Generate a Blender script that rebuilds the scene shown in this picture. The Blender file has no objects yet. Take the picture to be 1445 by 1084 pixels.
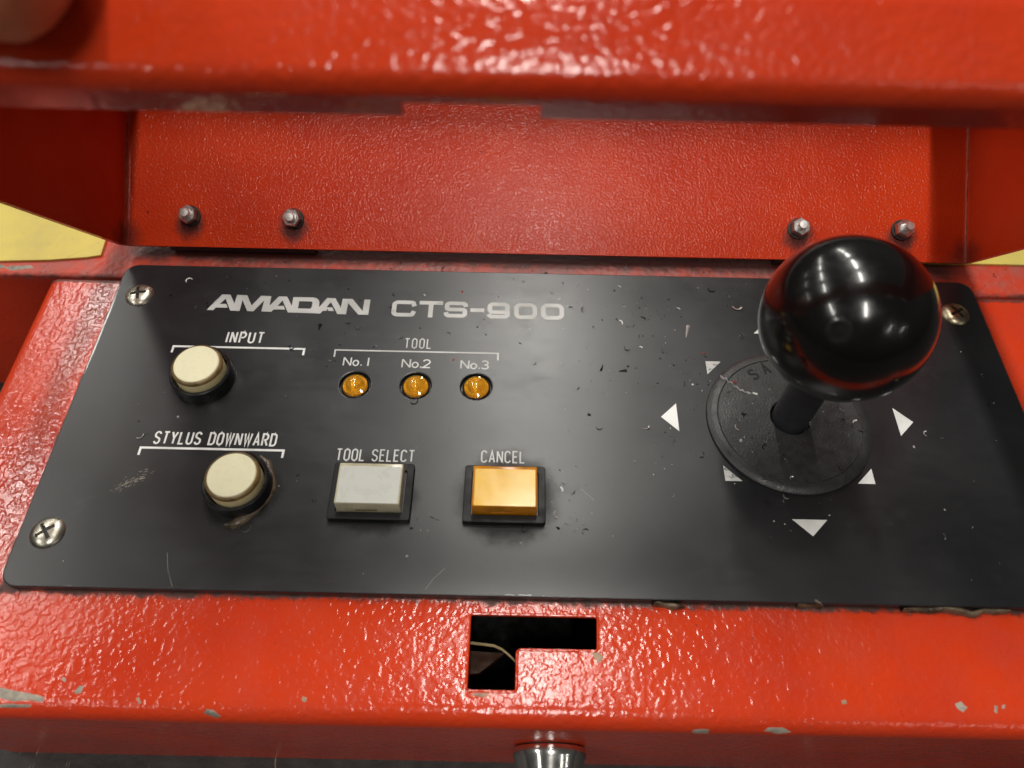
import bpy, bmesh, math, random
from mathutils import Vector, Matrix
random.seed(11)
S = 0.001                                   # everything below is written in millimetres
scene = bpy.context.scene
COL = scene.collection

# ------------------------------------------------------------------ camera
FPX, CX, CY = 1050.0, 722.5, 542.0          # focal length and centre in photograph pixels
TH = math.atan(1590.0 / FPX)                # angle between optical axis and the panel
ROLL = math.atan(0.0215)
CAM = Vector((0, 0, 157.142))
A0 = Vector((0, math.cos(TH), -math.sin(TH)))
U0 = Vector((0, math.sin(TH), math.cos(TH)))
R0 = Vector((1, 0, 0))
RR = R0 * math.cos(ROLL) + U0 * math.sin(ROLL)
UU = -R0 * math.sin(ROLL) + U0 * math.cos(ROLL)
def ray(px, py): return A0 + RR * ((px - CX) / FPX) - UU * ((py - CY) / FPX)
def at(px, py, z=0.0):
    d = ray(px, py); return CAM + d * ((z - CAM.z) / d.z)
def lid(x, h, z): return CAM + R0 * x + U0 * h + A0 * z       # the raised lid's own axes

cd = bpy.data.cameras.new('camera'); cam = bpy.data.objects.new('camera', cd); COL.objects.link(cam)
m = Matrix((RR, UU, -A0)).transposed().to_4x4(); m.translation = CAM * S; cam.matrix_world = m
cd.sensor_width = 36; cd.lens = FPX / 1445 * 36; cd.clip_start = 0.004; cd.clip_end = 50
cd.dof.use_dof = True; cd.dof.focus_distance = 0.183; cd.dof.aperture_fstop = 15.0
scene.camera = cam

# ------------------------------------------------------------------ light: rows of ceiling tubes in a dim hall
w = bpy.data.worlds.new('World'); scene.world = w; w.use_nodes = True
wn = w.node_tree; bg = wn.nodes['Background']
tc = wn.nodes.new('ShaderNodeTexCoord'); sx = wn.nodes.new('ShaderNodeSeparateXYZ'); mr = wn.nodes.new('ShaderNodeMapRange')
mx = wn.nodes.new('ShaderNodeMix'); mx.data_type = 'RGBA'
mr.inputs[1].default_value = -0.15; mr.inputs[2].default_value = 0.35
mx.inputs[6].default_value = (0.012, 0.011, 0.010, 1); mx.inputs[7].default_value = (0.06, 0.058, 0.052, 1)
wn.links.new(tc.outputs['Generated'], sx.inputs[0]); wn.links.new(sx.outputs['Z'], mr.inputs[0])
wn.links.new(mr.outputs[0], mx.inputs[0]); wn.links.new(mx.outputs[2], bg.inputs[0]); bg.inputs[1].default_value = 1.0
HC = 2.4
LAMPS = [(0.03, y) for y in (2.75, 2.1, 1.45, 0.78, 0.24, -0.5)] + [(-0.88, y) for y in (2.75, 2.1, 1.45, 0.85, 0.28, -0.42, -1.0)] \
      + [(-1.95, y) for y in (2.2, 1.3, 0.5)] + [(0.95, -1.2), (1.85, -1.3)]
for rx, ry in LAMPS:
    ld = bpy.data.lights.new('ceiling_tube', 'AREA'); ld.shape = 'RECTANGLE'; ld.size = 0.11; ld.size_y = 0.95
    ld.energy = 21.0 * (0.35 if ry < -0.9 or rx < -1.5 else 0.8 if rx < -0.5 else 1.08); ld.color = (1.0, 0.965, 0.90)
    lo = bpy.data.objects.new('ceiling_tube', ld); lo.location = (rx * HC, ry * HC + 0.09, HC); COL.objects.link(lo)
vs = scene.view_settings
vs.view_transform = 'Standard'; vs.look = 'None'; vs.exposure = 0.0; vs.gamma = 1.0; vs.use_curve_mapping = False

# ------------------------------------------------------------------ node helpers
class NT:
    def __init__(s, name):
        s.m = bpy.data.materials.new(name); s.m.use_nodes = True; s.t = s.m.node_tree
        s.b = s.t.nodes['Principled BSDF']; s.out = s.t.nodes['Material Output']
        s._co = None
    def n(s, t): return s.t.nodes.new(t)
    def put(s, sock, v):
        if isinstance(v, bpy.types.NodeSocket): s.t.links.new(v, sock)
        elif v is not None:
            if isinstance(v, (tuple, list)) and len(v) == 3 and sock.type == 'RGBA': v = (*v, 1)
            sock.default_value = v
    def co(s):
        if not s._co: s._co = s.n('ShaderNodeTexCoord').outputs['Object']
        return s._co
    def xyz(s):
        q = s.n('ShaderNodeSeparateXYZ'); s.put(q.inputs[0], s.co()); return q.outputs
    def math(s, op, a, b=None, c=None):
        q = s.n('ShaderNodeMath'); q.operation = op
        for i, v in enumerate((a, b, c)): s.put(q.inputs[i], v)
        return q.outputs[0]
    def mapping(s, scale):
        q = s.n('ShaderNodeMapping'); s.put(q.inputs[0], s.co()); q.inputs['Scale'].default_value = scale; return q.outputs[0]
    def noise(s, scale, detail=2, rough=0.5, vec=None, dist=0.0):
        q = s.n('ShaderNodeTexNoise'); s.put(q.inputs['Vector'], vec or s.co())
        q.inputs['Scale'].default_value = scale; q.inputs['Detail'].default_value = detail
        q.inputs['Roughness'].default_value = rough; q.inputs['Distortion'].default_value = dist
        return q.outputs[0]
    def voro(s, scale, feature='SMOOTH_F1', smooth=0.6):
        q = s.n('ShaderNodeTexVoronoi'); s.put(q.inputs['Vector'], s.co()); q.feature = feature
        q.inputs['Scale'].default_value = scale
        if feature == 'SMOOTH_F1': q.inputs['Smoothness'].default_value = smooth
        return q.outputs['Distance']
    def rng(s, v, a, b, c=0.0, d=1.0):
        q = s.n('ShaderNodeMapRange'); q.interpolation_type = 'SMOOTHSTEP'; s.put(q.inputs[0], v)
        for i, k in enumerate((a, b, c, d)): s.put(q.inputs[i + 1], k)
        return q.outputs[0]
    def mix(s, f, a, b):
        q = s.n('ShaderNodeMix'); q.data_type = 'RGBA'; s.put(q.inputs[0], f); s.put(q.inputs[6], a); s.put(q.inputs[7], b); return q.outputs[2]
    def bump(s, h, dist, strength=1.0, normal=None):
        q = s.n('ShaderNodeBump'); s.put(q.inputs['Height'], h); q.inputs['Distance'].default_value = dist
        q.inputs['Strength'].default_value = strength
        if normal is not None: s.put(q.inputs['Normal'], normal)
        return q.outputs[0]
    def dist2(s, x, y):                    # distance in mm from a point of the panel plane
        o = s.xyz(); dx = s.math('SUBTRACT', o[0], x * S); dy = s.math('SUBTRACT', o[1], y * S)
        return s.math('MULTIPLY', s.math('SQRT', s.math('ADD', s.math('MULTIPLY', dx, dx), s.math('MULTIPLY', dy, dy))), 1000.0)
    def set(s, **k):
        names = dict(color='Base Color', rough='Roughness', metal='Metallic', normal='Normal', spec='Specular IOR Level', trans='Transmission Weight',
                     ior='IOR', coat='Coat Weight', coatr='Coat Roughness', sss='Subsurface Weight', sssr='Subsurface Radius', ssss='Subsurface Scale')
        for a, v in k.items(): s.put(s.b.inputs[names[a]], v)
        return s.m

PLATE = (-108.5, 127.5, 49.8, 141.0)
def rect_sdf(t, x0, x1, y0, y1):
    o = t.xyz()
    dx = t.math('SUBTRACT', t.math('ABSOLUTE', t.math('SUBTRACT', o[0], (x0 + x1) / 2 * S)), (x1 - x0) / 2 * S)
    dy = t.math('SUBTRACT', t.math('ABSOLUTE', t.math('SUBTRACT', o[1], (y0 + y1) / 2 * S)), (y1 - y0) / 2 * S)
    return t.math('MULTIPLY', t.math('MAXIMUM', dx, dy), 1000.0)

RED = (0.63, 0.046, 0.009)
def red_paint(name, bs, bd, rough=0.2, grime=None, dust_glare=0.0, spec=0.5):
    t = NT(name)
    n1 = t.noise(bs, 1.0, 0.4); h = t.rng(n1, 0.34, 0.66)
    n2 = t.noise(bs * 0.33, 1.0)
    hh = t.math('ADD', h, t.math('MULTIPLY', n2, 0.55))
    fine = t.noise(9000, 2)
    col = t.mix(t.rng(t.noise(40, 3), 0.35, 0.7), RED, (0.57, 0.036, 0.008))
    if dust_glare:
        dm = t.math('MULTIPLY', t.rng(t.noise(160, 5, 0.7), 0.3, 0.75), dust_glare)
        dm = t.math('MULTIPLY', dm, t.rng(t.math('MULTIPLY', t.xyz()[2], 1000.0), -5.0, -3.0))
        col = t.mix(dm, col, (0.36, 0.12, 0.10))  # pinkish dust film, also painting the ceiling's glare on the rear ledge
    r = t.rng(t.noise(32, 5, 0.65), 0.38, 0.7, rough, rough + (0.05 if grime == 'lid' else 0.13))
    if grime == 'plate':
        d = rect_sdf(t, *PLATE)
        d2 = t.math('ADD', d, t.math('MULTIPLY', t.math('SUBTRACT', t.noise(220, 4, 0.7), 0.5), 5.0))
        gm = t.rng(d2, 1.8, 0.2, 0.0, 0.85)
        col = t.mix(gm, col, (0.05, 0.022, 0.016))
        ys = t.math('ADD', t.math('MULTIPLY', t.xyz()[1], 1000.0), t.math('MULTIPLY', t.noise(350, 4, .7), 2.2)); gm = t.math('MAXIMUM', gm, t.rng(ys, 136.6, 137.6, 0, .8))
        col = t.mix(gm, col, (0.05, 0.022, 0.016))
        sp = t.math('MULTIPLY', t.rng(t.noise(900, 3, 0.6), 0.69, 0.74), t.rng(t.noise(90, 2), 0.45, 0.65))
        sp = t.math('MULTIPLY', sp, t.rng(t.math('MULTIPLY', t.xyz()[2], 1000.0), -5.0, -3.0))
        col = t.mix(sp, col, (0.06, 0.03, 0.025)); r = t.math('ADD', r, t.math('MULTIPLY', gm, 0.4))
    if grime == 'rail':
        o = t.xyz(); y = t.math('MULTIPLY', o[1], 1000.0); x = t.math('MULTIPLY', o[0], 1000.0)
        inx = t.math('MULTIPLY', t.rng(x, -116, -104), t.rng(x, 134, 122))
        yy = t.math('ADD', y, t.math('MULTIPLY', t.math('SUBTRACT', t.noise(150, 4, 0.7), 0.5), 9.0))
        gm = t.math('MULTIPLY', t.rng(yy, 142.5, 147.0, 0.3, 0.9), inx)  # dirt plus the lid's dark reflection, painted across the lid's width
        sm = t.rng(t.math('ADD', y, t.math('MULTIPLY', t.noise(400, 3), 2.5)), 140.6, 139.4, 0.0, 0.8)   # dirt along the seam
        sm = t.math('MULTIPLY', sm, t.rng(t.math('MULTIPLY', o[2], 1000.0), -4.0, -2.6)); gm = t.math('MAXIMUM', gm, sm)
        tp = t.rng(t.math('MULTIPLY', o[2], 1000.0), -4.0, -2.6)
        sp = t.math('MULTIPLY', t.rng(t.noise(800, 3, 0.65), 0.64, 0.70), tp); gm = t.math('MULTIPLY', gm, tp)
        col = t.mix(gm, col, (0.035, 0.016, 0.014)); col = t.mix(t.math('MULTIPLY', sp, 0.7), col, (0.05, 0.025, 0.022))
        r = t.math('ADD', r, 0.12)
    if grime == 'lid':                     # oily dirt round the nuts and in the corners
        tot = None
        for (bx, bh) in NUTS:
            p = lid(bx, bh - 2.2, 211); q = t.n('ShaderNodeVectorMath'); q.operation = 'DISTANCE'
            t.put(q.inputs[0], t.co()); q.inputs[1].default_value = p * S
            g = t.rng(t.math('ADD', t.math('MULTIPLY', q.outputs['Value'], 1000.0), t.math('MULTIPLY', t.noise(300, 4), 4.0)), 7.6, 4.2, 0, 0.8)
            tot = g if tot is None else t.math('MAXIMUM', tot, g)
        for bx in (-110.8, 128.1):
            p = lid(bx, 38.5, 211); q = t.n('ShaderNodeVectorMath'); q.operation = 'DISTANCE'
            t.put(q.inputs[0], t.co()); q.inputs[1].default_value = p * S
            g = t.rng(t.math('ADD', t.math('MULTIPLY', q.outputs['Value'], 1000.0), t.math('MULTIPLY', t.noise(200, 5, .7), 9.0)), 12.0, 6.0, 0, 0.6)
            tot = t.math('MAXIMUM', tot, g)
        sp = t.math('MULTIPLY', t.rng(t.noise(500, 3, 0.6), 0.72, 0.76), 0.8)
        col = t.mix(t.math('MAXIMUM', tot, sp), col, (0.035, 0.014, 0.012)); r = t.math('ADD', r, t.math('MULTIPLY', tot, 0.3))
    nb = t.bump(fine, 0.00001, 0.3); nb = t.bump(hh, bd, 1.0, nb)
    return t.set(color=col, rough=r, normal=nb, spec=spec)

NUTS = [(-92.2, 45.6), (-62.9, 45.4), (80.2, 45.7), (109.5, 45.9)]
M = {}
M['red'] = red_paint('red_hammered_enamel', 760, 0.00005, 0.13, 'plate', 0.12)
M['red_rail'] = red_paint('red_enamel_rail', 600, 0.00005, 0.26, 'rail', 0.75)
M['red_lid'] = red_paint('red_textured_enamel', 1750, 0.000038, 0.16, 'lid', 0.0, 0.24)
M['red_front'] = red_paint('red_enamel_lip', 700, 0.000055, 0.13, None, 0.05)

def plate_material():
    t = NT('black_anodised_panel')
    sm = t.noise(28, 6, 0.65, dist=0.4); brush = t.noise(1.0, 5, 0.7, vec=t.mapping((70, 500, 200)))
    brush2 = t.noise(1.0, 4, 0.7, vec=t.mapping((1300, 45, 200)))
    blot = t.rng(t.noise(75, 5, 0.7), 0.52, 0.72)
    col = t.mix(t.rng(sm, 0.3, 0.7), (0.008, 0.0082, 0.0098), (0.015, 0.0154, 0.0172))
    dust_glare = t.math('MULTIPLY', t.rng(t.noise(2600, 3, 0.7), 0.66, 0.72), t.rng(t.noise(60, 3), 0.4, 0.7, 0.1, 1))  # fine dust specks only
    col = t.mix(t.math('MULTIPLY', dust_glare, 0.5), col, (0.16, 0.16, 0.15))
    smu = t.math('MULTIPLY', t.rng(t.noise(150, 6, 0.72, dist=0.8), 0.55, 0.75), t.rng(t.noise(22, 2), 0.4, 0.65))
    col = t.mix(t.math('MULTIPLY', smu, 0.16), col, (0.075, 0.074, 0.07))
    r = t.math('ADD', t.rng(sm, 0.3, 0.7, 0.28, 0.33), t.math('MULTIPLY', t.math('SUBTRACT', brush, 0.5), 0.07))
    r = t.math('ADD', r, t.math('MULTIPLY', blot, 0.04))
    # black sticky dirt round the controls
    spec = 0.66
    for (x, y, r0, r1) in ((-31.6, 72.6, 15.0, 11.5), (-0.6, 72.4, 17.0, 11.5), (-61.5, 72.5, 14.0, 11.0), (-77.4, 102.5, 12.5, 9.5)):
        d = t.math('ADD', t.dist2(x, y), t.math('MULTIPLY', t.noise(170, 5, 0.75), 7.0))
        g = t.rng(d, r0, r1, 0, 0.8); col = t.mix(g, col, (0.010, 0.0095, 0.009)); r = t.math('ADD', r, t.math('MULTIPLY', g, 0.12)); spec = t.math('MULTIPLY', spec, t.math('SUBTRACT', 1.0, t.math('MULTIPLY', g, 0.8)))
    nb = t.bump(t.noise(5200, 2), 0.000012, 0.5); nb = t.bump(brush, 0.000012, 0.5, nb)
    return t.set(color=col, rough=r, normal=nb, spec=spec, ior=1.5)
M['plate'] = plate_material()

def simple(name, col, rough, metal=0.0, bs=0, bd=0.0, var=0.15, **k):
    t = NT(name); n = t.noise(260, 5, 0.65)
    dk = tuple(c * (1 - var * 2) for c in col)
    c = t.mix(t.rng(n, 0.35, 0.7), col, dk)
    nb = t.bump(t.noise(bs, 2), bd, 1.0) if bs else None
    if nb is not None: k['normal'] = nb
    return t.set(color=c, rough=t.rng(t.noise(420, 4), 0.3, 0.7, rough * 0.8, rough * 1.25), metal=metal, **k)
def print_material(nm, k, w0=0.70):
    t = NT(nm)
    n = t.noise(700, 5, 0.75); wear = t.rng(n, w0, w0 + .06)
    col = t.mix(t.rng(t.noise(120, 3), 0.35, 0.65), tuple(k * c for c in (1, 1, .98)), tuple(k * c for c in (.78, .78, .75)))
    col = t.mix(t.math('MULTIPLY', wear, 0.75), col, (0.06, 0.06, 0.06))
    return t.set(color=col, rough=0.45)
M['print'] = print_material('silver_print', 0.62); M['print_worn'] = print_material('worn_white_print', 0.66, 0.53); M['print_white'] = print_material('white_print', 0.82)
M['black_plastic'] = simple('black_plastic', (0.012, 0.012, 0.013), 0.3, bs=2500, bd=0.00001)
M['washer'] = simple('grained_black_plastic', (0.026, 0.026, 0.027), 0.42, bs=2300, bd=0.00009)
M['shaft'] = simple('dark_grey_shaft', (0.035, 0.037, 0.042), 0.38, bs=1500, bd=0.000004)
M['dark_bezel'] = simple('grey_inner_frame', (0.14, 0.14, 0.14), 0.4)
M['matte_black'] = simple('matte_black_plastic', (0.006, 0.006, 0.006), 0.45, spec=0.3)
M['cream'] = simple('cream_plastic', (0.88, 0.83, 0.58), 0.3, var=0.02, sss=0.12, sssr=(1, 0.8, 0.4), ssss=0.002)
M['cream_side'] = simple('aged_cream_plastic', (0.80, 0.68, 0.38), 0.32, var=0.08)
M['brown_rim'] = simple('stained_clear_rim', (0.20, 0.13, 0.045), 0.35, var=0.3)
M['white_cap'] = simple('milky_white_plastic', (0.60, 0.61, 0.56), 0.3, var=0.02)
M['white_side'] = simple('clear_yellowed_plastic', (0.78, 0.72, 0.50), 0.16, var=0.14, trans=0.25, ior=1.45)
M['amber_cap'] = simple('amber_plastic', (1.0, 0.57, 0.09), 0.16, var=0.05, sss=0.1, sssr=(1, 0.5, 0.1), ssss=0.002)
M['amber_side'] = simple('deep_amber_plastic', (0.80, 0.30, 0.01), 0.18, var=0.16, trans=0.25, ior=1.45)
M['led'] = simple('amber_lens', (1.0, 0.60, 0.05), 0.05, var=0.03, trans=0.8, ior=1.46, coat=0.6)
M['led_base'] = simple('amber_reflector', (1.0, 0.60, 0.06), 0.3, metal=0.3, var=0.2)
M['screw'] = simple('tarnished_screw_steel', (0.66, 0.62, 0.52), 0.3, metal=1.0, bs=900, bd=0.00003, var=0.22)
M['screw_brown'] = simple('brassy_screw_steel', (0.52, 0.44, 0.30), 0.36, metal=1.0, bs=900, bd=0.00003, var=0.3)
M['nut'] = simple('grey_nut_steel', (0.78, 0.77, 0.75), 0.34, metal=1.0, bs=700, bd=0.00004, var=0.3)
M['stud'] = simple('bright_stud_steel', (0.95, 0.94, 0.91), 0.42, metal=1.0, bs=800, bd=0.00004, var=0.2)
M['oily'] = simple('oily_black_steel', (0.018, 0.016, 0.015), 0.4, var=0.3)
M['chrome'] = simple('chrome', (0.86, 0.85, 0.82), 0.16, metal=1.0, var=0.04)
M['chip'] = simple('bare_grey_primer', (0.40, 0.35, 0.28), 0.5, var=0.3)
M['chip_tan'] = simple('tan_primer', (0.42, 0.27, 0.17), 0.5, var=0.2)
M['fold'] = simple('rubbed_fold', (0.52, 0.16, 0.11), 0.3, var=0.4)
M['gunk'] = simple('old_sealant', (0.15, 0.105, 0.065), 0.35, var=0.45, bs=900, bd=0.0002)
M['interior'] = simple('dark_interior', (0.006, 0.006, 0.006), 0.8)
M['tan_board'] = simple('tan_card_edge', (0.55, 0.42, 0.20), 0.7, var=0.2)
M['brown_board'] = simple('brown_card', (0.07, 0.025, 0.008), 0.7, var=0.2)
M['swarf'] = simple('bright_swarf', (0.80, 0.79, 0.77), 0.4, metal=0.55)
M['swarf_dark'] = simple('dark_swarf', (0.03, 0.028, 0.026), 0.35, metal=0.3)
M['fleck'] = simple('red_paint_fleck', (0.62, 0.06, 0.03), 0.4)
M['nail'] = simple('nail', (0.62, 0.27, 0.21), 0.35, var=0.1)
def yellow():
    t = NT('yellow_paint'); n = t.noise(60, 6, 0.7)
    col = t.mix(t.rng(n, 0.35, 0.7), (0.74, 0.60, 0.12), (0.62, 0.50, 0.13))
    ck = t.n('ShaderNodeTexVoronoi'); ck.feature = 'DISTANCE_TO_EDGE'; ck.inputs['Scale'].default_value = 28
    dv = t.n('ShaderNodeMix'); dv.data_type = 'RGBA'; dv.inputs[0].default_value = 0.012
    nz = t.n('ShaderNodeTexNoise'); nz.inputs['Scale'].default_value = 90; t.put(nz.inputs['Vector'], t.co())
    t.put(dv.inputs[6], t.co()); t.put(dv.inputs[7], nz.outputs['Color']); t.put(ck.inputs['Vector'], dv.outputs[2])
    cm = t.math('MULTIPLY', t.rng(ck.outputs[0], 0.012, 0.0), t.rng(t.noise(35, 2), 0.5, 0.62))
    col = t.mix(t.math('MULTIPLY', cm, 0.5), col, (0.32, 0.24, 0.06))
    col = t.mix(t.rng(t.noise(420, 3), 0.72, 0.76), col, (0.20, 0.14, 0.05))
    return t.set(color=col, rough=0.5, normal=t.bump(t.noise(500, 3), 0.00008))
M['yellow'] = yellow()
def skin():
    t = NT('skin'); n = t.noise(140, 5, 0.6)
    col = t.mix(t.rng(n, 0.3, 0.7), (0.74, 0.32, 0.15), (0.62, 0.23, 0.11))
    return t.set(color=col, rough=0.5, sss=0.25, sssr=(1, 0.35, 0.18), ssss=0.004, normal=t.bump(t.voro(1500), 0.00006))
M['skin'] = skin()
def ballmat():
    t = NT('glossy_black_ball')
    r = t.rng(t.noise(120, 4, 0.7), 0.35, 0.75, 0.16, 0.30)
    return t.set(color=(0.004, 0.004, 0.004), rough=r, coat=0.8, coatr=t.rng(t.noise(900, 4), 0.4, 0.75, 0.07, 0.15), spec=0.4,
                 normal=t.bump(t.noise(60, 2), 0.00006, 0.5))
M['ball'] = ballmat(); M['ball'].node_tree.nodes['Principled BSDF'].inputs['Coat IOR'].default_value = 1.36
def floor_mat():
    t = NT('dark_oily_deck'); n = t.noise(70, 6, 0.7)
    col = t.mix(t.rng(n, 0.4, 0.7), (0.016, 0.014, 0.014), (0.05, 0.042, 0.038))
    col = t.mix(t.rng(t.noise(1.0, 2, vec=t.mapping((420, 60, 60))), 0.70, 0.74), col, (0.30, 0.24, 0.15))
    return t.set(color=col, rough=0.5, normal=t.bump(n, 0.0005))
M['floor'] = floor_mat()

# ------------------------------------------------------------------ mesh helpers
def link(name, me, mat, parent=None, smooth=35, loc=None):
    o = bpy.data.objects.new(name, me); COL.objects.link(o)
    if mat is not None and not me.materials: me.materials.append(M[mat])
    if smooth is not None:
        for p in me.polygons: p.use_smooth = True
        me.set_sharp_from_angle(angle=math.radians(smooth))
    if loc is not None: o.location = Vector(loc) * S
    if parent is not None: adopt(o, parent)
    return o
def adopt(o, parent):
    o.parent = parent
    p, mtx = parent, Matrix.Identity(4)
    while p is not None:
        mtx = Matrix.Translation(p.location) @ mtx if p.parent is None else Matrix.Translation(p.location) @ p.matrix_parent_inverse.copy() @ mtx if False else mtx
        p = p.parent
    o.matrix_parent_inverse = WORLD(parent).inverted()
def WORLD(o):
    b = o.matrix_basis
    return b.copy() if o.parent is None else WORLD(o.parent) @ o.matrix_parent_inverse @ b
def mesh(name, verts, faces):
    me = bpy.data.meshes.new(name); me.from_pydata([tuple(Vector(v) * S) for v in verts], [], faces); me.update(); return me
def from_bm(name, bm, scale=True):
    if scale: bmesh.ops.scale(bm, vec=(S, S, S), verts=bm.verts)
    bmesh.ops.recalc_face_normals(bm, faces=bm.faces)
    me = bpy.data.meshes.new(name); bm.to_mesh(me); bm.free(); return me
def thing(name, label, cat, loc=(0, 0, 0), group=None):
    o = bpy.data.objects.new(name, None); COL.objects.link(o); o.location = Vector(loc) * S; o.empty_display_size = 0.01
    return tag(o, label, cat, group)
def tag(o, label, cat, group=None):
    o['label'] = label; o['category'] = cat
    if group: o['group'] = group
    return o
def box_bm(x0, x1, y0, y1, z0, z1, bev=0.0, seg=3):
    bm = bmesh.new(); bmesh.ops.create_cube(bm, size=1)
    for v in bm.verts:
        v.co = Vector(((x0 + x1) / 2 + v.co.x * (x1 - x0), (y0 + y1) / 2 + v.co.y * (y1 - y0), (z0 + z1) / 2 + v.co.z * (z1 - z0)))
    if bev: bmesh.ops.bevel(bm, geom=bm.edges[:], offset=bev, segments=seg, profile=0.5, affect='EDGES')
    return bm
def lathe(name, prof, seg=64, cap=True):
    """prof: (r, z) from bottom to top; about local z"""
    vs_, fs = [], []
    for (r, z) in prof:
        for k in range(seg):
            a = 2 * math.pi * k / seg; vs_.append((r * math.cos(a), r * math.sin(a), z))
    for i in range(len(prof) - 1):
        for k in range(seg):
            k2 = (k + 1) % seg; fs.append((i * seg + k, i * seg + k2, (i + 1) * seg + k2, (i + 1) * seg + k))
    if cap:
        fs.append(tuple(range(seg - 1, -1, -1))); b = (len(prof) - 1) * seg; fs.append(tuple(range(b, b + seg)))
    return mesh(name, vs_, fs)
def fillet(pts, rads, seg=6):
    """round the corners of an open 2-d polyline"""
    out = []
    for i, p in enumerate(pts):
        r = rads[i]
        if r <= 0 or i in (0, len(pts) - 1): out.append(Vector(p)); continue
        p = Vector(p); a = (Vector(pts[i - 1]) - p).normalized(); b = (Vector(pts[i + 1]) - p).normalized()
        ang = a.angle(b); t = r / math.tan(ang / 2); c = p + (a + b).normalized() * (r / math.sin(ang / 2))
        s0 = p + a * t - c; s1 = p + b * t - c; tot = s0.angle_signed(s1)
        for k in range(seg + 1):
            f = tot * k / seg; cs, sn = math.cos(-f), math.sin(-f)
            out.append(c + Vector((s0.x * cs - s0.y * sn, s0.x * sn + s0.y * cs)))
    return out
def offset(pts, d):
    o = []
    for i, p in enumerate(pts):
        a = (pts[i] - pts[i - 1]).normalized() if i > 0 else (pts[1] - pts[0]).normalized()
        b = (pts[i + 1] - pts[i]).normalized() if i < len(pts) - 1 else a
        n = Vector((-(a + b).y, (a + b).x)).normalized(); c = max(0.3, n.dot(Vector((-a.y, a.x)))); o.append(p + n * (d / c))
    return o
def filled(name, loops, z0, z1, bev=0.0):
    """2-d outlines (mm, outer and holes) filled and given thickness from z0 to z1"""
    cu = bpy.data.curves.new(name, 'CURVE'); cu.dimensions = '2D'; cu.fill_mode = 'BOTH'
    cu.extrude = max((z1 - z0) / 2 - bev, 0) * S; cu.bevel_depth = bev * S; cu.bevel_resolution = 2
    for lp in loops:
        sp = cu.splines.new('POLY'); sp.points.add(len(lp) - 1); sp.use_cyclic_u = True
        for q, p in zip(sp.points, lp): q.co = (p[0] * S, p[1] * S, 0, 1)
    ob = bpy.data.objects.new(name, cu); COL.objects.link(ob); dg = bpy.context.evaluated_depsgraph_get()
    me = bpy.data.meshes.new_from_object(ob.evaluated_get(dg)); bpy.data.objects.remove(ob); bpy.data.curves.remove(cu)
    for v in me.vertices: v.co.z += (z0 + z1) / 2 * S
    return me
def rrect(x0, x1, y0, y1, r, seg=8):
    out = []
    for (cx, cy, a0) in ((x1 - r, y1 - r, 0), (x0 + r, y1 - r, 90), (x0 + r, y0 + r, 180), (x1 - r, y0 + r, 270)):
        for k in range(seg + 1):
            a = math.radians(a0 + 90 * k / seg); out.append((cx + r * math.cos(a), cy + r * math.sin(a)))
    return out
def circle(x, y, r, n=48): return [(x + r * math.cos(2 * math.pi * k / n), y + r * math.sin(2 * math.pi * k / n)) for k in range(n)]
def boolean(me, cutters):
    """subtract cutter meshes from me"""
    o = bpy.data.objects.new('t', me); COL.objects.link(o); cs = []
    for c in cutters:
        co = bpy.data.objects.new('c', c); COL.objects.link(co); cs.append(co)
        md = o.modifiers.new('b', 'BOOLEAN'); md.operation = 'DIFFERENCE'; md.object = co; md.solver = 'EXACT'
    dg = bpy.context.evaluated_depsgraph_get(); r = bpy.data.meshes.new_from_object(o.evaluated_get(dg))
    for q in [o] + cs: bpy.data.objects.remove(q)
    r.materials.clear(); return r
def fix(me):
    bm = bmesh.new(); bm.from_mesh(me); bmesh.ops.recalc_face_normals(bm, faces=bm.faces); bm.to_mesh(me); bm.free(); return me
def tube_mesh(name, pts, rad, seg=6):
    vs_, fs = [], []
    for i, p in enumerate(pts):
        p = Vector(p); d = (Vector(pts[min(i + 1, len(pts) - 1)]) - Vector(pts[max(i - 1, 0)])).normalized()
        u = d.orthogonal().normalized(); v = d.cross(u)
        for k in range(seg):
            a = 2 * math.pi * k / seg; vs_.append(p + (u * math.cos(a) + v * math.sin(a)) * rad)
    for i in range(len(pts) - 1):
        for k in range(seg):
            k2 = (k + 1) % seg; fs.append((i * seg + k, i * seg + k2, (i + 1) * seg + k2, (i + 1) * seg + k))
    fs.append(tuple(range(seg - 1, -1, -1))); b = (len(pts) - 1) * seg; fs.append(tuple(range(b, b + seg)))
    return mesh(name, vs_, fs)

# ------------------------------------------------------------------ setting: the machine deck underneath
bm = box_bm(-1500, 1500, -1500, 1500, -90, -58); deck = link('floor', from_bm('floor', bm), 'floor', smooth=None); deck['kind'] = 'structure'

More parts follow.
